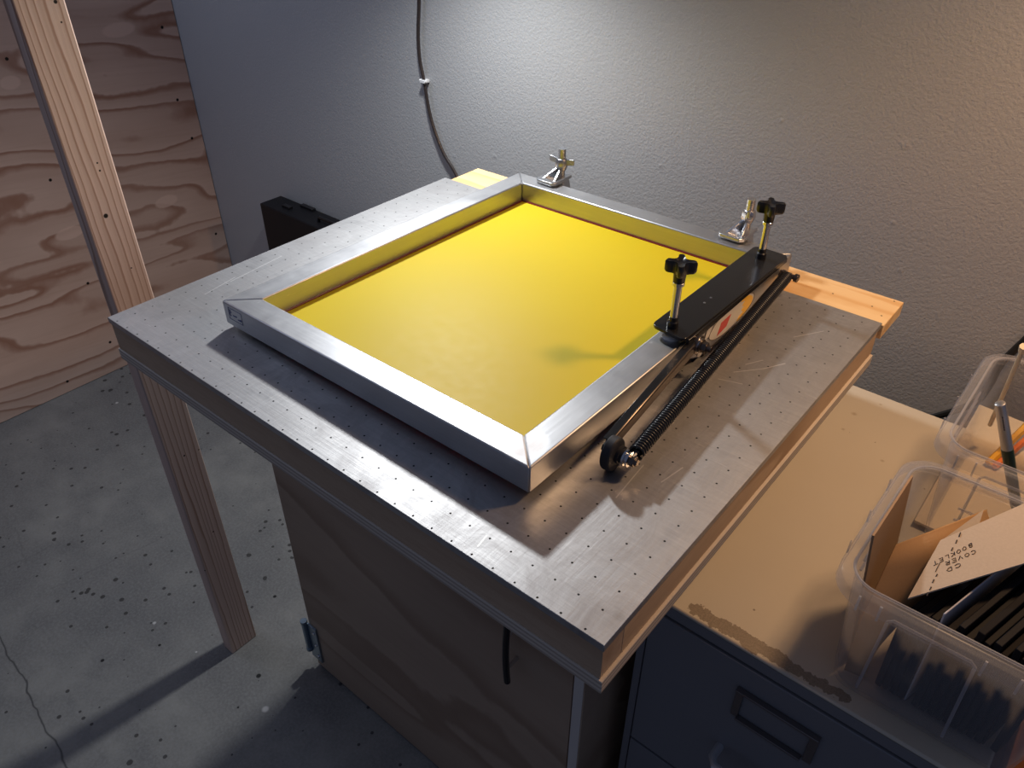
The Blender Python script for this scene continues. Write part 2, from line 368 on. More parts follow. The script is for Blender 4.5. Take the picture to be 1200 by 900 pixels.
M['cardboard'] = card('corrugated_cardboard', (.34, .215, .125), (.42, .27, .16))
M['kraft'] = card('kraft_paper', (.46, .27, .13), (.52, .32, .165))
M['chipboard'] = card('grey_chipboard', (.46, .38, .30), (.58, .49, .40))
M['cork'] = card('speckled_foam_board', (.62, .50, .35), (.78, .66, .48))
M['ink'] = simple('marker_ink', (.02, .012, .02), .6)
M['blue_ink'] = simple('blue_stamp_ink', (.03, .05, .22), .5)
M['sleeve'] = simple('black_glossy_sleeve', (.010, .010, .013), .55, 0, spec=.10)
M['sleeve_dull'] = simple('black_card_sleeve', (.020, .018, .018), .7, 0, spec=.08)
M['silver_edge'] = simple('grey_card_sleeve', (.60, .60, .66), .3)
M['cable'] = simple('dark_brown_cable', (.035, .026, .024), .35, 0, spec=.6)
M['cable_black'] = simple('black_cable', (.012, .012, .012), .4)
M['clip'] = simple('white_cable_clip', (.8, .8, .8), .4)
M['case'] = simple('black_case_vinyl', (.010, .010, .012), .5, 0, spec=.3)
M['pen_silver'] = simple('silver_pen_barrel', (.62, .60, .58), .28, .9)
M['pen_green'] = simple('dark_green_pen', (.018, .045, .018), .35)
M['yellow_paint'] = simple('yellow_pencil_paint', (.85, .42, .02), .35)
M['orange_paint'] = simple('orange_pencil_paint', (.75, .18, .03), .35)
M['stick'] = simple('pale_wooden_stick', (.80, .66, .45), .5)
M['hinge'] = simple('blued_zinc_hinge', (.30, .38, .46), .35, .9)
M['blue_bin'] = simple('blue_plastic', (.035, .085, .20), .4)
M['red_wood'] = wood('stained_board', (.28, .10, .035), (.16, .05, .02), 'y', bands=4)

# ------------------------------------------------------------------ setting
WY = 2.297
def struct(name, mb, m, **k): return tag(mb.build(name, m, **k), kind='structure')
struct('floor', MB().box(-4.33, 2.8, -2.6, WY+.15, FZ-.1, FZ), M['concrete'])
struct('wall_back', MB().box(-4.33, 2.8, WY, WY+.15, FZ, 2.4), M['wall'])
struct('wall_left', MB().box(PX-.04, PX, -2.6, WY-.004, FZ+.004, 2.4), M['ply_wall'])

# upright stud at the table's left edge, floor to ceiling height
stud = MB().box(-2.068, -2.013, .740, .851, FZ, 2.4)
o = stud.build('wooden_post', M['stud'], bevel=.0025, top=True)
tag(o, 'upright softwood post with a small knot, standing against the left end of the table', 'post')

# ------------------------------------------------------------------ vacuum table top
TX0, TX1, TY0, TY1 = -1.8136, -.3505, .6405, 1.833
tb = thing('printing_table', 'perforated metal printing table top edged with wood and plywood', 'table', ((TX0+TX1)/2, (TY0+TY1)/2, -.12))
MB().box(TX0, TX1, TY0, TY1, -.0155, 0).build('perforated_plate', M['plate'], tb, bevel=.0006, bseg=1)
tag(MB().box(TX0+.003, TX1-.003, TY0+.003, TY0+.062, -.090, -.0157).build('front_edging', M['rim_wood_x'], tb, bevel=.0008), 'brown wooden edging along the front')
MB().box(TX1-.062, TX1-.003, TY0+.0625, TY1-.003, -.090, -.0157).build('side_edging', M['rim_wood_y'], tb, bevel=.0008)
MB().box(TX0+.003, TX0+.062, TY0+.0625, TY1-.003, -.090, -.0157).build('side_edging', M['rim_wood_y'], tb, bevel=.0008)
MB().box(TX0+.0625, TX1-.0625, TY1-.062, TY1-.003, -.090, -.0157).build('back_edging', M['rim_wood_x'], tb)
MB().box(TX0, TX1+.003, TY0, TY1-.003, -.120, -.0902).build('plywood_base', M['ply_edge'], tb, bevel=.0008)
MB().box(-1.797, -.345, TY1+.001, 1.982, -.045, -.006).build('hinge_board', M['pine'], tb, bevel=.001)

# ------------------------------------------------------------------ base cabinet under the table
bc = thing('base_cabinet', 'brown plywood base cabinet under the metal printing table', 'cabinet', (-1.13, 1.35, FZ))
CX0, CX1, CY0, CY1 = -1.722, -.543, .924, 1.78
MB().box(CX0, CX0+.03, CY0+.031, CY1, FZ, -.1205).build('side_panel', M['cab_ply'], bc)
MB().box(CX1-.03, CX1, CY0, CY1, FZ, -.1205).build('side_panel', M['cab_ply'], bc, bevel=.0008)
tag(MB().box(CX1-.0295, CX1-.003, CY0-.0015, CY0-.0001, FZ, -.1205).build('edge_strip', M['pale_edge'], bc), 'pale raw plywood edge')
MB().box(CX0+.031, CX1-.031, CY1-.03, CY1, FZ, -.1205).build('back_panel', M['cab_ply'], bc)
MB().box(CX0+.031, CX1-.031, CY0+.04, CY1-.031, FZ, FZ+.03).build('bottom_panel', M['cab_ply'], bc)
door = MB().box(CX0+.002, CX1-.034, CY0, CY0+.029, FZ+.012, -.125).build('door', M['cab_ply'], bc, bevel=.001)
# bar handle
hx = -.7535
hb = MB()
pts = [(hx+.01, CY0-.040-.006*math.sin(math.pi*k/10), -.53-.226*k/10) for k in range(11)]
hb.tube(pts, .0085, 10)
hd = hb.build('handle', M['black_plastic'], door)
for zz in (-.575, -.70): MB().tube([(hx+.01, CY0-.001, zz), (hx+.01, CY0-.042, zz)], .0055, 10).build('handle_post', M['chrome'], door)
# hinge on the door's left edge
hg = MB(); hp = ony((360, 724), CY0)
hx0 = CX0-.012
hg.tube([(hx0, CY0-.012, -1.535), (hx0, CY0-.012, -1.382)], .011, 12)
hg.tube([(hx0, CY0-.012, -1.53), (hx0, CY0-.012, -1.545)], .013, 12)
hg.tube([(hx0, CY0-.012, -1.376), (hx0, CY0-.012, -1.386)], .013, 12)
hg.box(hx0, hx0+.058, CY0-.008, CY0-.0005, -1.585, -1.39)
hgo = hg.build('hinge', M['hinge'], door, bevel=.0005)
for zz in (-1.42, -1.49, -1.555):
    MB().lathe((hx0+.042, CY0-.0085, zz), (0, -1, 0), [(0, .007), (.003, .006), (.004, .002)], 10).build('screw', M['chrome'], door)

# ------------------------------------------------------------------ filing cabinet
FY, FX0, FX1, FT = 1.040, -.487, .186, -.350
fc = thing('filing_cabinet', 'two-drawer filing cabinet with peeled tape residue on its beige top, shade put into the grey of its front, right of the table', 'filing cabinet', ((FX0+FX1)/2, 1.5, FZ))
MB().box(FX0, FX1, FY-.002, 2.072, FT-.010, FT).build('top_panel', M['enamel_top'], fc, bevel=.003)
MB().box(FX0+.001, FX0+.02, FY, 2.07, FZ, FT-.0102).build('side_panel', M['enamel_shaded'], fc, bevel=.001)
MB().box(FX1-.02, FX1-.001, FY, 2.07, FZ, FT-.0102).build('side_panel', M['enamel_shaded'], fc, bevel=.001)
MB().box(FX0+.0205, FX1-.0205, FY+.03, 2.07, FZ, FT-.0102).build('body', M['enamel_shaded'], fc)
MB().box(FX0+.0205, FX1-.0205, FY, FY+.0295, FT-.040, FT-.0102).build('front_rail', M['enamel_shaded'], fc)
def drawer(z0, z1):
    d = MB().box(FX0+.0235, FX1-.0235, FY-.004, FY+.029, z0, z1).build('drawer', M['enamel_shaded'], fc, bevel=.0015)
    zc = z1-.115
    h = MB(); a, b, c_, e = -.245, -.068, zc+.055-.005, zc-.045
    y = FY-.0045
    for (x0, x1, zz0, zz1) in ((a, b, c_-.006, c_), (a+.014, b-.020, e, e+.006)): h.box(x0, x1, y-.014, y, zz0, zz1)
    h.box(a, a+.016, y-.006, y, e, c_-.006); h.box(b-.018, b, y-.006, y, e, c_-.006)
    hh = h.build('label_holder', M['trim_metal'], d, bevel=.0006)
    p = MB().tube([(-.247, y+.001, z0+.20), (-.247, y-.035, z0+.203), (-.235, y-.052, z0+.205), (-.19, y-.056, z0+.205), (-.09, y-.052, z0+.205), (-.075, y-.035, z0+.203), (-.075, y+.001, z0+.20)], .010, 10)
    p.build('pull_handle', M['pull'], d)
    return d
drawer(-.895, FT-.046); drawer(FZ+.02, -.905)

# ------------------------------------------------------------------ printing screen (frame fitted, tilted up at the front)
fw_, fd_, ftx, fty, frx, fry, frz, fh, fm = .9223, 1.1015, -1.5481, 1.904, -.011, -.0078, .001, .0613, .0656
RM = Matrix.Rotation(frz, 3, 'Z') @ Matrix.Rotation(frx, 3, 'X') @ Matrix.Rotation(fry, 3, 'Y')
FO = Vector((ftx, fty, .0012))
def fx(v): return FO + RM @ Vector((v[0], -v[1], v[2]))
ps = thing('screen_frame', 'aluminium silk screen frame stretched with yellow mesh, lying on the metal table', 'printing screen', (ftx+fw_/2, fty-fd_/2, 0))
def rail(a, b, c_, d, m):
    mb = MB(fx); mb.hexa([(*p, 0.0) for p in (a, b, c_, d)], [(*p, fh) for p in (a, b, c_, d)])
    return mb.build('frame_rail', m, ps, bevel=.0022)
w, d, m_ = fw_, fd_, fm
rail((0, 0), (w, 0), (w-m_, m_), (m_, m_), M['alu_x'])
r_front = rail((0, d), (m_, d-m_), (w-m_, d-m_), (w, d), M['alu_x'])
rail((0, 0), (m_, m_), (m_, d-m_), (0, d), M['alu_y'])
rail((w, 0), (w, d), (w-m_, d-m_), (w-m_, m_), M['alu_y'])
MB(fx).box(m_-.004, w-m_+.004, m_-.004, d-m_+.004, -.0002+.001, .003).build('mesh_fabric', M['emulsion'], ps)
g = MB(fx)
for (x0, x1, y0, y1) in ((m_-.001, m_+.006, m_, d-m_), (w-m_-.006, w-m_+.001, m_, d-m_), (m_, w-m_, m_-.001, m_+.006), (m_, w-m_, d-m_-.006, d-m_+.001)): g.box(x0, x1, y0, y1, .003, .0048)
g.build('glue_line', M['glue'], ps)
# small blue stamp at the left end of the front rail
st = MB(fx)
sx, sz = .020, .020
for (x0, x1, z0, z1) in ((0, .052, 0, .0008), (0, .052, .030, .0308), (0, .0008, 0, .03), (.0512, .052, 0, .03), (.004, .012, .019, .021), (.004, .0055, .010, .026), (.004, .010, .010, .0116), (.004, .010, .0245, .026), (.016, .024, .012, .0145), (.026, .031, .0125, .0155), (.034, .041, .007, .0095), (.042, .048, .007, .012)):
    st.box(sx+x0, sx+x1, fd_+.0001, fd_+.0006, sz+z0, sz+z1)
tag(st.build('stamp', M['blue_ink'], r_front), 'small blue ink stamp')

# ------------------------------------------------------------------ hinge clamps holding the back rail
def hinge_clamp(name, label, x, metal, wing):
    topz = .0685 + (x+1.4)*.009
    t = thing(name, label, 'hinge clamp', (x, 1.945, -.006), None)
    mb = MB()
    mb.box(x-.034, x+.034, 1.912, 1.978, -.006, .012)
    mb.hexa([(x-.020, 1.925, .012), (x+.022, 1.925, .012), (x+.022, 1.972, .012), (x-.020, 1.972, .012)], [(x-.015, 1.928, topz-.004), (x+.017, 1.928, topz-.004), (x+.017, 1.962, topz-.004), (x-.015, 1.962, topz-.004)])
    mb.build('hinge_body', metal, t, bevel=.0015)
    a = MB()
    yb, yf = 1.962, 1.862
    prof = [(-.022, yb), (.026, yb), (.030, yf+.03), (.030, yf+.012), (.020, yf), (-.038, yf+.002), (-.046, yf+.012), (-.042, yf+.03)]
    a.slab([(x+p, y, topz) for p, y in prof], (0, 0, 1), .0105)
    for sx_ in (-.028, .016):
        a.slab([(x+sx_-.004, yf+.018, topz+.009), (x+(.0 if sx_ < 0 else .006)-.004, 1.935, topz+.009), (x+(.0 if sx_ < 0 else .006)-.004, 1.935, topz+.044), ], (1, 0, 0), .008)
    a.build('clamp_arm', metal, t, bevel=.001)
    b = MB(); cx, cy = x+.004, 1.936
    b.tube([(cx, cy, topz+.0096), (cx, cy, topz+.094)], .0112, 14)
    for k in range(9): b.tube([(cx, cy, topz+.062+k*.004), (cx, cy, topz+.0638+k*.004)], .0122, 14)
    b.build('bolt', metal, t)
    n = MB(); n.lathe((cx, cy, topz+.040), (0, 0, 1), [(-.012, .014), (0, .0185), (.004, .020), (.020, .018), (.026, .015)], 6 if not wing else 20)
    if wing:
        for sg_ in (-1, 1):
            u = Vector((1*sg_, .1*sg_, 0)).normalized(); q = Vector((-u.y, u.x, 0))
            P = lambda du, dz, dq: tuple(Vector((cx, cy, topz+.045)) + u*du + q*dq + Vector((0, 0, dz)))
            n.hexa([P(.008, .0, -.003), P(.044, .006, -.003), P(.044, .006, .003), P(.008, .0, .003)], [P(.008, .018, -.003), P(.044, .024, -.003), P(.044, .024, .003), P(.008, .018, .003)])
    else:
        for sg_ in (-1, 1):
            u = Vector((.35*sg_, -1*sg_, 0)).normalized(); q = Vector((-u.y, u.x, 0))
            P = lambda du, dz, dq: tuple(Vector((cx, cy, topz+.040)) + u*du + q*dq + Vector((0, 0, dz)))
            n.hexa([P(.008, .0, -.004), P(.024, .010, -.004), P(.024, .010, .004), P(.008, .0, .004)], [P(.008, .02, -.004), P(.024, .03, -.004), P(.024, .03, .004), P(.008, .02, .004)])
    n.build('wing_nut', metal, t, bevel=.0008)
hinge_clamp('hinge_clamp', 'grey metal clamp with spread wing nut, on the far left of the back rail', -1.408, M['cast'], True)
hinge_clamp('hinge_clamp', 'shiny silver clamp on the back rail just left of the black star knob', -.780, M['cast_warm'], False)

# ------------------------------------------------------------------ spring kick leg clamped on the right rail
kl = thing('kick_leg', 'black spring-loaded screen lifting leg clamped on the right rail with two star knobs', 'screen lifter', (-.62, 1.40, 0))
PZ = .102
def rounded(pts, r, n=5):
    out = []
    k = len(pts)
    for i in range(k):
        p = Vector(pts[i]); a = (Vector(pts[i-1])-p).normalized(); b = (Vector(pts[(i+1) % k])-p).normalized()
        for j in range(n+1):
            t = j/n; P0 = p+a*r; P2 = p+b*r
            out.append(P0*(1-t)**2 + p*2*t*(1-t) + P2*t*t)
    return out
tp = MB(); quad = [(-.699, 1.318, PZ), (-.612, 1.290, PZ), (-.606, 1.822, PZ), (-.697, 1.822, PZ)]
quad[1] = (-.612, 1.306, PZ)
tp.slab(rounded(quad, .018), (0, 0, 1), -.007)
brk = tp.build('bracket_plate', M['black_steel'], kl, bevel=.0006)
sd = MB()
sd.slab([(-.606, 1.320, PZ-.004), (-.606, 1.815, PZ-.004), (-.606, 1.815, PZ-.016), (-.606, 1.60, PZ-.018), (-.606, 1.32, PZ-.022)], (-1, 0, 0), .007)
sd.build('bracket_flange', M['black_steel'], kl, bevel=.0006)
sd2 = MB(); sd2.slab([(-.6135, 1.36, PZ-.0075), (-.6135, 1.80, PZ-.0075), (-.6135, 1.80, .012), (-.6135, 1.40, .010), (-.6135, 1.34, .035)], (-1, 0, 0), .005)
side_plate = sd2.build('side_plate', M['alu_y'], kl, bevel=.0004)
bl = MB(); bl.box(-.640, -.612, 1.42, 1.78, -.0+.004, .0105); bl.build('lower_lip', M['dark_steel'], kl)
# oval sticker on the bright side plate
def oval(cy, cz, ry, rz, ang, n=40, x=-.6128, t=.0006):
    ca, sa = math.cos(ang), math.sin(ang)
    return [(x, cy+ry*math.cos(2*math.pi*k/n)*ca - rz*math.sin(2*math.pi*k/n)*sa, cz+ry*math.cos(2*math.pi*k/n)*sa + rz*math.sin(2*math.pi*k/n)*ca) for k in range(n)]
dc = MB(); dc.slab(oval(1.545, .052, .112, .0340, .03), (1, 0, 0), .0008)
M['sticker'] = simple('silver_white_sticker', (.66, .62, .56), .3, .2)
M['sticker_red'] = simple('red_sticker_print', (.55, .04, .03), .35)
M['sticker_yellow'] = simple('yellow_sticker_print', (.88, .50, .05), .35)
M['sticker_line'] = simple('dark_sticker_print', (.10, .06, .04), .4)
dec = dc.build('sticker', M['sticker'], side_plate)
rd = MB()
rd.slab([(-.6120, 1.475, .030), (-.6120, 1.520, .036), (-.6120, 1.535, .062), (-.6120, 1.488, .060)], (1, 0, 0), .0005); rd.build('red_print', M['sticker_red'], dec)
yl = MB(); cr = []
for k in range(13): A = -1.25+2.5*k/12; cr.append((-.6120, 1.545+.104*math.cos(A), .052+.032*math.sin(A)))
for k, rr_ in zip(range(9), (.98, .8, .92, .62, .8, .62, .92, .8, .98)): A = 1.15-2.3*k/8; cr.append((-.6120, 1.545+.078*rr_*math.cos(A), .052+.031*rr_*math.sin(A)))
yl.slab(cr, (1, 0, 0), .0005); yl.build('flame_print', M['sticker_yellow'], dec)
ol = MB(); ring = oval(1.545, .052, .112, .0340, .03, x=-.6117); ol.tube(ring+[ring[0]], .0007, 5); ol.build('outline_print', M['sticker_line'], dec)
# clear plastic tag end on the plate (two small tabs left of the sticker)
tg = MB(); tg.slab([(-.612, 1.415, .070), (-.612, 1.445, .078), (-.612, 1.43, .050), (-.612, 1.412, .052)], (1, 0, 0), .0006)
tg.slab([(-.612, 1.385, .020), (-.612, 1.40, .040), (-.612, 1.43, .032), (-.612, 1.40, .012)], (1, 0, 0), .0006); tg.build('pale_tab', M['sticker'], side_plate)
# knobs
def knob(x, y, ztop):
    k = MB()
    zb = PZ-.026
    rod = MB(); rod.tube([(x, y, zb+.004), (x, y, ztop-.045)], .0088, 14)
    rd_ = rod.build('threaded_rod', M['chrome'], kl)
    MB().lathe((x, y, PZ), (0, 0, 1), [(0, .0125), (.014, .0125), (.017, .010), (.026, .010)], 14).build('collar', M['black_plastic'], kl)
    MB().lathe((x, y, ztop-.058), (0, 0, 1), [(0, .010), (.001, .013), (.008, .013), (.010, .011)], 14).build('ferrule', M['chrome'], rd_)
    MB().lathe((x, y, zb-.0055), (0, 0, 1), [(0, .019), (.010, .020), (.0135, .015)], 18).build('rubber_tip', M['white_rubber'], rd_)
    n = 48; rings = []
    def outl(sc_, z, amp=1):
        out = []
        for i in range(n):
            A = 2*math.pi*i/n+.5
            r = .0185 + .0145*amp*(max(0, math.cos(4*(A-.5)/1))**.7 if math.cos(4*(A-.5)) > 0 else -.25*abs(math.cos(4*(A-.5))))
            out.append((x+r*sc_*math.cos(A), y+r*sc_*math.sin(A), z))
        return out
    circ = lambda r, z: [(x+r*math.cos(2*math.pi*i/n+.5), y+r*math.sin(2*math.pi*i/n+.5), z) for i in range(n)]
    rings = [circ(.0125, ztop-.050), circ(.0135, ztop-.030), outl(.93, ztop-.027), outl(1.0, ztop-.023), outl(1.0, ztop-.005), outl(.93, ztop-.001), outl(.6, ztop-.0035, .5), circ(.006, ztop-.006)]
    k.rings(rings).build('star_knob', M['black_plastic'], rd_)
knob(-.658, 1.338, .262); knob(-.656, 1.765, .250)
for (yy) in (1.475, 1.505): MB().lathe((-.655, yy, PZ-.0002), (0, 0, 1), [(0, .003), (.0008, .0028), (.0012, .001)], 10).build('rivet', M['chrome'], kl)
# pivot bolt, arm, roller, spring
piv = onx((822, 404), -.585); ry_, rz_ = piv.y, piv.z
py, pz = onx((818, 404), -.60).y, onx((818, 404), -.60).z
pb = MB()
pb.lathe((-.606, py, pz), (1, 0, 0), [(0, .022), (.010, .022), (.0105, .016), (.016, .016)], 18)
pb.lathe((-.590, py, pz), (1, 0, 0), [(0, .013), (.012, .013)], 6)
pb.lathe((-.578, py, pz), (1, 0, 0), [(0, .008), (.010, .007)], 12)
pb.build('pivot_bolt', M['dark_steel'], kl, bevel=.0004)
MB().lathe((-.596, py, pz), (1, 0, 0), [(0, .0175), (.003, .0175)], 20).build('washer', M['chrome'], kl)
wx, wy, wz = -.556, .972, .0372
arm = MB()
A0 = Vector((-.603, py+.006, pz)); A1 = Vector((-.574, wy+.006, wz+.006))
dirv = (A1-A0).normalized(); upv = Vector((1, 0, 0)).cross(dirv).normalized()
if upv.z < 0: upv = -upv
def arm_box(h0, h1, t0, t1, mb):
    bot = [A0+upv*h0+Vector((t0, 0, 0)), A1+upv*h0+Vector((t0, 0, 0)), A1+upv*h0+Vector((t1, 0, 0)), A0+upv*h0+Vector((t1, 0, 0))]
    top = [p+upv*(h1-h0) for p in bot]; mb.hexa(bot, top)
a1 = MB(); arm_box(-.014, .014, -.010, .004, a1); armo = a1.build('lift_arm', M['dark_steel'], kl, bevel=.0022)
a2 = MB(); arm_box(.0145, .0175, -.014, .002, a2); a2.build('arm_edge', M['black_steel'], armo, bevel=.0005)
wh = MB()   # rounded cam foot
prof = []
for k in range(32):
    A = 2*math.pi*k/32; prof.append((wy+.0300*math.cos(A), wz+.001+.0368*math.sin(A)))
wh.slab([(wx-.016, a, b) for a, b in prof], (1, 0, 0), .020)
wh.build('rubber_foot', M['rubber'], kl, bevel=.0022)
fb = MB()
fb.lathe((wx+.004, wy+.008, wz), (1, 0, 0), [(0, .018), (.006, .018), (.0065, .0145), (.013, .0145)], 20)
fb.lathe((wx-.028, wy+.004, wz+.004), (1, 0, 0), [(0, .010), (.012, .010)], 6)
fb.build('foot_hub', M['rubber'], kl)
MB().lathe((wx+.017, wy+.008, wz), (1, 0, 0), [(0, .0165), (.004, .0165), (.0045, .012), (.008, .012), (.0085, .0155), (.0115, .0155)], 20).build('washer', M['chrome'], kl)
MB().lathe((wx+.0285, wy+.008, wz), (1, 0, 0), [(0, .0115), (.011, .0115), (.0115, .008), (.016, .007)], 6).build('foot_nut', M['dark_steel'], kl, bevel=.0004)
rb = onz((924, 323), .058)
bolt = MB()
bolt.lathe((-.615, rb.y, rb.z), (1, 0, 0), [(0, .009), (.030, .009)], 14)
bolt.lathe((rb.x-.018, rb.y, rb.z), (1, 0, 0), [(0, .011), (.008, .011)], 6)
bolt.lathe((rb.x+.004, rb.y, rb.z), (1, 0, 0), [(0, .0065), (.012, .0065), (.0121, .0105), (.021, .0105), (.023, .007)], 12)
bolt.build('rear_bolt', M['dark_steel'], kl, bevel=.0003)
S0 = Vector((wx+.030, wy+.022, wz+.006)); S1 = Vector((rb.x-.002, rb.y-.010, rb.z))
ax = (S1-S0); L = ax.length; ax.normalize(); u = ax.cross(Vector((0, 0, 1))).normalized(); v = ax.cross(u)
turns = 108; n = turns*10; pts = []
for i in range(n+1):
    t = i/n; A = 2*math.pi*turns*t; pts.append(S0+ax*(L*t)+(u*math.cos(A)+v*math.sin(A))*.0135)
MB().tube(pts, .0030, 6).build('coil_spring', M['spring'], kl, angle=80)
MB().tube([S0, S0+ax*L], .0090, 12).build('spring_core', M['black_steel'], kl)
MB().tube([S0-ax*.014, S0+ax*.004], .0055, 10).build('spring_hook', M['chrome'], kl)
MB().tube([S1-ax*.004, S1+ax*.012], .0055, 10).build('spring_hook', M['chrome'], kl)

# ------------------------------------------------------------------ cables on the back wall
def cable(name, label, pxs, r, m, depth=2.285, end=None):
    pts = [ony(p, depth) for p in pxs]
    if end: pts += [Vector(e) for e in end]
    out = []
    k = len(pts)
    for i in range(k-1):
        p0, p1, p2, p3 = pts[max(i-1, 0)], pts[i], pts[i+1], pts[min(i+2, k-1)]
        for j in range(8):
            t = j/8; out.append(.5*((2*p1)+(p2-p0)*t+(2*p0-5*p1+4*p2-p3)*t*t+(3*p1-p0-3*p2+p3)*t**3))
    out.append(pts[-1])
    return MB().tube(out, r, 8).build(name, m, top=True)
o = thing('power_cable', 'dark brown cable clipped to the wall, hanging behind the left of the table', 'cable', (-2.2, 2.28, -.6))
pts = [(491, -180), (491, -60), (491, 0), (490, 40), (492, 70), (497, 95), (503, 130), (510, 155), (520, 180), (533, 202), (546, 232), (556, 275), (562, 330)]
c1 = cable('cord', '', pts, .0068, M['cable'], 2.28, end=[(-2.02, 2.27, -.9), (-2.0, 2.27, FZ+.03)])
c1.parent = o; c1.location = c1.location - o.location
cp = ony((497, 95), 2.28)
cl = MB(); cl.box(cp.x-.014, cp.x+.014, 2.267, WY, cp.z-.006, cp.z+.006); cl.tube([(cp.x+.014, 2.28, cp.z), (cp.x+.014, 2.268, cp.z+.002)], .005, 10); cl.tube([(cp.x-.013, 2.28, cp.z+.004), (cp.x-.013, 2.266, cp.z+.004)], .004, 8)
cl.build('cable_clip', M['clip'], o, bevel=.001)
o = cable('power_cable', '', [(1330, 330), (1230, 375), (1200, 400), (1172, 428), (1160, 450), (1145, 470), (1120, 481), (1100, 487), (1085, 492)], .0105, M['cable_black'], 2.28, end=[(-.27, 2.28, -.60), (-.29, 2.28, -.8), (-.30, 2.28, -1.2), (-.30, 2.28, FZ+.02)])
tag(o, 'black cable drooping along the back wall behind the far plastic tub', 'cable')

# ------------------------------------------------------------------ black case on the floor by the back wall
zc = -.655
a = onz((304, 238), zc); b = onz((329, 230), zc)
cs = thing('equipment_case', 'tall black case standing on the floor by the back wall, behind the table', 'case', (a.x+.5, 2.2, FZ))
cy0, cy1, cx0 = a.y, 2.285, a.x
MB().box(cx0, cx0+1.0, cy0, cy1, FZ, zc).build('case_body', M['case'], cs, bevel=.004)
la = MB(); la.box(cx0+.13, cx0+.19, cy0+.045, cy0+.07, zc, zc+.012); la.box(cx0+.20, cx0+.30, cy1-.03, cy1-.005, zc, zc+.012); la.build('latch', M['black_plastic'], cs, bevel=.001)
MB().tube([(cx0+.42, cy0+.05, zc), (cx0+.43, cy0+.05, zc+.025), (cx0+.6, cy0+.05, zc+.025), (cx0+.61, cy0+.05, zc)], .008, 8).build('handle', M['black_plastic'], cs)

# ------------------------------------------------------------------ plastic tubs
def rr(x0, x1, y0, y1, ins, z, r, n=7):
    x0 += ins; x1 -= ins; y0 += ins; y1 -= ins; r = max(r-ins*.6, .008); out = []
    for cx, cy, a0 in ((x1-r, y1-r, 0), (x0+r, y1-r, 90), (x0+r, y0+r, 180), (x1-r, y0+r, 270)):
        for k in range(n+1):
            A = math.radians(a0+90*k/n); out.append((cx+r*math.cos(A), cy+r*math.sin(A), z))
    return out
def tub(label, X0, X1, Y0, Y1, zb, zt):
    t = thing('storage_tub', label, 'plastic tub', ((X0+X1)/2, (Y0+Y1)/2, zb))
    R = .065
    prof = [(.064, zb+.006), (.055, zb+.010), (.048, zb+.05), (.0285, zt-.012), (.024, zt-.002), (.020, zt), (.004, zt), (.000, zt-.004), (-.001, zt-.030), (.002, zt-.031), (.003, zt-.007), (.020, zt-.007), (.0250, zt-.014), (.0445, zb+.05), (.050, zb+.006), (.060, zb)]
    mb = MB(); mb.rings([rr(X0, X1, Y0, Y1, i, z, R) for i, z in prof])
    mb.build('tub_body', M['tub'], t, angle=50)
    bd = MB(); ring = rr(X0, X1, Y0, Y1, .021, zt+.001, R); bd.tube(ring+[ring[0]], .0028, 6); bd.build('rim_bead', M['tub_rib'], t)
    # label panel on the front wall: raised ribs following the wall's slope
    def wy_(z): return Y0+.025+(zt-.014-z)/(zt-.014-zb-.05)*.0195
    xa, xb, za, zb_ = X0+.105, X0+.243, zt-.045, zb+.03
    rb_ = MB()
    rb_.tube([(p, wy_(z)-.003, z) for p, z in ((xa-.004, zb_), (xa, za-.008), (xa+.008, za), (xb-.008, za), (xb, za-.008), (xb+.010, zb_))], .0028, 8)
    rb_.build('label_panel', M['tub_rib'], t)
    for xx in (X0+.055, X0+.090, X0+.250, X0+.300): MB().box(xx-.002, xx+.002, Y0-.0035, Y0-.0005, zt-.036, zt-.001).build('rim_rib', M['tub_rib'], t)
    for yy in (Y0+.11, Y0+.21, Y0+.32): MB().box(X0-.0035, X0-.0005, yy-.002, yy+.002, zt-.030, zt-.001).build('rim_rib', M['tub_rib'], t)
    # moulded grip slots in the side and back walls
    for z in (zt-.05, zt-.075): MB().tube([(X0+.027, Y0+.13, z), (X0+.027, Y1-.13, z)], .0026, 6).build('grip_rib', M['tub_rib'], t)
    for z in (zt-.06, zt-.09): MB().tube([(X0+.12, Y1-.036, z), (X1-.12, Y1-.036, z)], .0026, 6).build('grip_rib', M['tub_rib'], t)
    return t
TZ, TB = -.052, FT+.0005
tub('clear plastic tub nearer the camera, packed with cardboard and black sleeves, on the filing cabinet', -.152, .265, 1.030, 1.462, TB, TZ)
tub('clear plastic tub nearest the wall, holding a pen, pencils and a pale board', -.128, .290, 1.512, 1.985, TB, TZ)

def sheet(name, label, cat, pts, m, t=.004, parent=None, bevel=0, group=None):
    p = [Vector(q) for q in pts]; n = (p[1]-p[0]).cross(p[2]-p[0])
    o = MB().slab(p, n, t).build(name, m, top=True, bevel=bevel)
    return tag(o, label, cat, group)
# near tub contents
sheet('cardboard_sheet', 'brown cardboard sheet standing against the left wall of the near tub', 'cardboard', [(-.120, 1.116, .003), (-.120, 1.345, -.020), (-.084, 1.345, FT+.012), (-.084, 1.145, FT+.012)], M['cardboard'], .004)
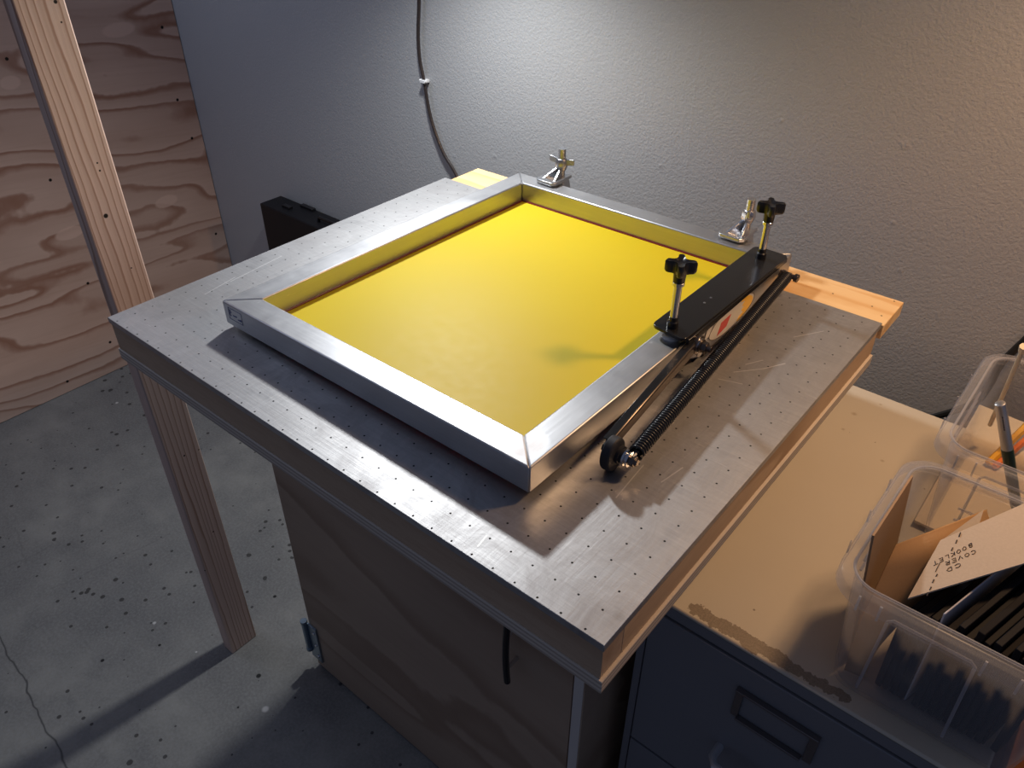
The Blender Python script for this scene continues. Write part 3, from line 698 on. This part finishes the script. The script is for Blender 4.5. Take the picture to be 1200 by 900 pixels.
# bent kraft folder
kf = MB(); rows = []
K0, K1 = onz((1050, 638), -.070), onz((1156, 597), -.060)
J0, J1 = onz((1036, 668), -.105), onz((1150, 640), -.090)
H0, H1 = Vector((-.088, 1.104, -.200)), Vector((-.040, 1.112, -.200))
G0, G1 = Vector((-.083, 1.104, -.33)), Vector((-.045, 1.112, -.33))
cps = [(K0, K1), (J0, J1), (H0, H1), (G0, G1)]
cur = []
for i in range(3):
    p0, p1, p2, p3 = cps[max(i-1, 0)], cps[i], cps[i+1], cps[min(i+2, 3)]
    for j in range(8):
        t = j/8; f_ = lambda k: .5*((2*p1[k])+(p2[k]-p0[k])*t+(2*p0[k]-5*p1[k]+4*p2[k]-p3[k])*t*t+(3*p1[k]-p0[k]-3*p2[k]+p3[k])*t**3)
        cur.append((f_(0), f_(1)))
cur.append(cps[-1])
vs = [p for pr in cur for p in pr]; kf.add(vs, [(2*i, 2*i+1, 2*i+3, 2*i+2) for i in range(len(cur)-1)])
ko = kf.build('kraft_folder', M['kraft'], top=True, angle=60)
sm_ = ko.modifiers.new('solid', 'SOLIDIFY'); sm_.thickness = .0016; sm_.offset = 0
tag(ko, 'bent orange-brown kraft folder curving up under the written chipboard, near tub', 'folder')
# chipboard with handwriting
BA, BB = onz((1064, 701), -.062), onz((1102, 633), -.050)
BC, BD = onz((1200, 590), -.030), onz((1200, 660), -.030)
BC = BB + (BC-BB)*1.45; BD = BA + (BD-BA)*1.35
cb = thing('chipboard_sheet', 'grey-tan chipboard sheet with handwriting, lying across the near tub', 'cardboard', tuple((BA+BC)/2))
bn = (BB-BA).cross(BD-BA).normalized()
if bn.z < 0: bn = -bn
MB().slab([BA, BB, BC, BD], -bn, .0035).build('board', M['chipboard'], cb)
def onboard(px): d_ = ray(px); return EYE + d_*(((BA-EYE).dot(bn))/d_.dot(bn)) + bn*.0004
GL = {'C': [[(.9, .85), (.5, 1), (.1, .7), (.1, .3), (.5, 0), (.95, .15)]], 'D': [[(.1, 0), (.1, 1), (.6, .9), (.9, .5), (.6, .1), (.1, 0)]],
 'O': [[(.5, 1), (.1, .7), (.1, .3), (.5, 0), (.9, .3), (.9, .7), (.5, 1)]], 'V': [[(.05, 1), (.5, 0), (.95, 1)]],
 'E': [[(.9, 1), (.1, 1), (.1, 0), (.9, 0)], [(.1, .5), (.75, .5)]], 'R': [[(.1, 0), (.1, 1), (.8, .9), (.8, .6), (.1, .5), (.9, 0)]],
 '/': [[(0, -.2), (.9, 1.1)]], 'B': [[(.1, 0), (.1, 1), (.7, .9), (.7, .6), (.1, .5), (.85, .4), (.8, .1), (.1, 0)]],
 'K': [[(.1, 0), (.1, 1)], [(.85, 1), (.15, .5), (.9, 0)]], 'L': [[(.1, 1), (.1, 0), (.85, 0)]], 'T': [[(0, 1), (1, 1)], [(.5, 1), (.5, 0)]]}
wr = MB()
def write(text, start, end, hpx):     # baseline runs from start to end in survey pixels; letter tops point along hpx
    k = len(text)
    for i, ch in enumerate(text):
        for stroke in GL[ch]:
            P = []
            for (a_, b_) in stroke:
                u_ = (i+.12+a_*.72)/k
                P.append(onboard((start[0]+(end[0]-start[0])*u_+hpx[0]*b_, start[1]+(end[1]-start[1])*u_+hpx[1]*b_)))
            wr.tube(P, .0007, 5)
def cpx(x, y): return (960+x/5, 520+y/5)
def dpx(x, y): return (920+x/4.286, 580+y/4.286)
write('CD', dpx(887, 338), dpx(800, 376), (.8, 4.2))
write('COVER', dpx(960, 273), dpx(797, 341), (.8, 4.2))
write('/', dpx(782, 345), dpx(742, 372), (.8, 4.4))
write('BOOKLET', dpx(942, 240), dpx(738, 340), (.8, 4.2))
for p, q in (((828, 522), (820, 545)), ((808, 565), (800, 585)), ((783, 610), (775, 628)), ((692, 765), (685, 778)), ((673, 797), (664, 815)), ((657, 840), (648, 857)), ((637, 877), (630, 893))):
    wr.tube([onboard(cpx(*p)), onboard(cpx(*q))], .0011, 5)
tag(wr.build('marker_writing', M['ink'], cb), 'black handwriting and dashed line')
# small pale card tucked behind
sheet('card_sheet', 'small pale card poking up behind the written chipboard in the near tub', 'card', [onz((1100, 636), -.057), onz((1153, 597), -.050), onz((1147, 616), -.058), onz((1112, 640), -.062)], M['chipboard'], .002)
# black record-like sleeves standing on edge
dvec = onz((1200, 673), -.085)-onz((1107, 749), -.085); dvec.z = 0; dvec.normalize(); nvec = Vector((dvec.y, -dvec.x, 0))
YA, YB, XR = 1.100, 1.385, .192
hts = [.050, .044, .030, .022, .002, .026, .010, .030, .002, .018, .008, .024, .0, .014, .03, .006]
for i in range(16):
    s0 = Vector((-.034+i*.0135, YA, 0))
    L_ = min((XR-s0.x)/dvec.x, (YB-YA)/dvec.y)
    if L_ < .03: continue
    zt_ = -.070-hts[i]
    th = (.0115, .0100, .0105, .0120, .0030, .0115, .0105, .0120, .0110, .0105)[i % 10]
    e = s0+dvec*L_
    ln = nvec*(.006*((i*5) % 3-1))
    u0, u1 = dvec*.019, dvec*.024
    zb0 = Vector((0, 0, TB+.012))
    bot = [s0+u0+zb0, e-u1+zb0, e-u1+nvec*th+zb0, s0+u0+nvec*th+zb0]
    top = [s0+ln*0+Vector((0, 0, zt_)), e-dvec*.006+Vector((0, 0, zt_+.008)), e-dvec*.006+nvec*th+Vector((0, 0, zt_+.008)), s0+nvec*th+Vector((0, 0, zt_))]
    mm = M['silver_edge'] if i == 4 else (M['sleeve_dull'] if i in (1, 5, 8, 11) else M['sleeve'])
    o = MB().hexa(bot, top).build('black_sleeve' if i != 4 else 'grey_sleeve', mm, top=True, bevel=.0008)
    if i == 4: tag(o, 'thin grey sleeve catching a bright line of light between the black sleeves, near tub', 'sleeve')
    elif i < 4: tag(o, 'black sleeve standing on edge between the written chipboard and the thin grey sleeve', 'sleeve', 'black sleeves left of the grey one')
    else: tag(o, 'black sleeve standing on edge right of the thin grey one in the near tub', 'sleeve', 'black sleeves right of the grey one')
# far tub contents
zf = TB+.0125
bp = [onz((1147, 476), zf), onz((1118, 529), zf)]
bx0 = .5*(bp[0].x+bp[1].x)
sheet('foam_board', 'pale speckled board lying in the bottom of the far tub', 'board', [(bp[1].x, 1.600, zf), (.205, 1.600, zf), (.205, bp[0].y-.02, zf), (bp[0].x, bp[0].y, zf)][::1], M['cork'], .006)
def pencil(name, label, p0, p1, r, m, tip=True):
    p0 = Vector(p0); p1 = Vector(p1); t = thing(name, label, 'pencil', tuple(p0))
    ax_ = (p1-p0); L_ = ax_.length
    MB().lathe(p0, ax_, [(0, r*.9), (.002, r), (L_*.86, r)], 6).build('barrel', m, t)
    MB().lathe(p0+ax_*.8601, ax_, [(0, r), (L_*.12, r*.2), (L_*.139, r*.05)], 8).build('tip', M['stick'], t)
    return t
zl = zf+.008+.010
y0 = onz((1158, 543), zl); y1 = onz((1204, 498), zl+.06)
pencil('pencil', 'yellow pencil lying slanted in the far tub', y0, y0+(y1-y0)*1.9, .0095, M['yellow_paint'])
y0 = onz((1166, 546), zf+.017); y1 = onz((1188, 527), zf+.03)
pencil('pencil', 'short orange pencil lying beside the yellow pencil in the far tub', y0+Vector((.0, -.004, 0)), y0+(y1-y0)*3.2, .0085, M['orange_paint'])
# marker pen leaning on the tub wall
pb0 = onz((1185, 556), -.19); pt = onz((1173, 473), .02)
pen0 = Vector((pb0.x+.010, 1.590, TB+.024+.006))
d1 = onz((1185, 556), -.14); d2 = onz((1172, 472), .045)
axp = d2-d1; base = d1-axp*.55
base.z = max(base.z, zf+.012)
pen = thing('marker_pen', 'silver and dark green pen standing upright in the far tub', 'pen', tuple(base))
Lp = (d2-base).length; axn = (d2-base)/Lp
MB().lathe(base, axn, [(0, .004), (.012, .0108), (Lp*.60, .0118)], 16).build('pen_barrel', M['pen_green'], pen)
MB().lathe(base+axn*(Lp*.601), axn, [(0, .0112), (Lp*.385, .0103), (Lp*.395, .0095), (Lp*.399, .006)], 16).build('pen_cap', M['pen_silver'], pen)
k_ = MB()
for j in range(6):
    q = base+axn*(Lp*(.80+.02*j)); e_ = (EYE-q).normalized(); e_ = (e_-axn*e_.dot(axn)).normalized(); k_.tube([q+e_*.0106-axn*.003, q+e_*.0106+axn*.002], .0010, 5)
k_.build('pen_print', M['ink'], pen)
s0_ = onz((1160, 498), -.25); s1_ = onz((1199, 409), .05)
stt = thing('wooden_stick', 'pale thin wooden stick leaning in the far tub', 'stick', tuple(s0_))
MB().tube([s0_, s0_+(s1_-s0_)*.97], .0052, 8).build('shaft', M['stick'], stt)
MB().tube([s0_+(s1_-s0_)*.97, s0_+(s1_-s0_)*1.03], [.008, .0095], 8).build('tip', M['stick'], stt)

# ------------------------------------------------------------------ things right of the filing cabinet
q0 = onz((1172, 880), -.62)
o = MB().hexa([(.255, .98, FZ), (.285, .98, FZ), (.285, 1.8, FZ), (.255, 1.8, FZ)], [(.255, .98, -.66), (.285, .98, -.66), (.285, 1.8, -.66), (.255, 1.8, -.66)]).build('wooden_board', M['red_wood'], top=True, bevel=.001)
tag(o, 'reddish-brown wooden board standing right of the filing cabinet', 'board')
bn_ = thing('storage_bin', 'blue plastic bin on the floor at the lower right corner', 'bin', (.5, 1.2, FZ))
mb = MB(); B = (.30, .80, .95, 1.6)
mb.rings([rr(*B, i, z, .08) for i, z in ((.03, FZ), (.005, -.60), (0, -.59), (0, -.56), (.015, -.56), (.02, -.6), (.045, FZ+.03))])
mb.build('bin_body', M['blue_bin'], bn_, angle=50)

# ------------------------------------------------------------------ light
def light(name, ty, loc, energy, color, **k):
    l = bpy.data.lights.new(name, ty); l.energy = energy; l.color = color
    for a_, b_ in k.items(): setattr(l, a_, b_)
    o = bpy.data.objects.new(name, l); col.objects.link(o); o.location = W(loc); return o
def aim(o, tgt): o.rotation_euler = (W(tgt)-Vector(o.location)).to_track_quat('-Z', 'Y').to_euler()
l1 = light('work_lamp', 'SPOT', (-1.885, 1.86, 1.03), 35, (.95, .98, 1.0), shadow_soft_size=.03, spot_size=math.radians(152), spot_blend=.85)
aim(l1, (-1.80, 1.42, 0))
l2 = light('warm_lamp', 'SPOT', (.12, 1.90, 1.20), 22, (1.0, .61, .32), shadow_soft_size=.05, spot_size=math.radians(150), spot_blend=.9)
aim(l2, (-.25, 1.35, 0))
l3 = light('blue_fill', 'AREA', (-3.75, .45, 1.9), 5.0, (.60, .72, 1.0), shape='DISK', size=.9)  # added soft blue fill without a fixture, stands in for the unseen room
aim(l3, (-2.9, 2.25, -.1))
w_ = bpy.data.worlds.new('dim_room_light'); sc.world = w_; w_.use_nodes = True
w_.node_tree.nodes['Background'].inputs[0].default_value = (.45, .56, .90, 1)
w_.node_tree.nodes['Background'].inputs[1].default_value = .135
sc.view_settings.view_transform = 'Standard'; sc.view_settings.look = 'None'; sc.view_settings.gamma = 1; sc.view_settings.exposure = 0
sc.view_settings.use_curve_mapping = False
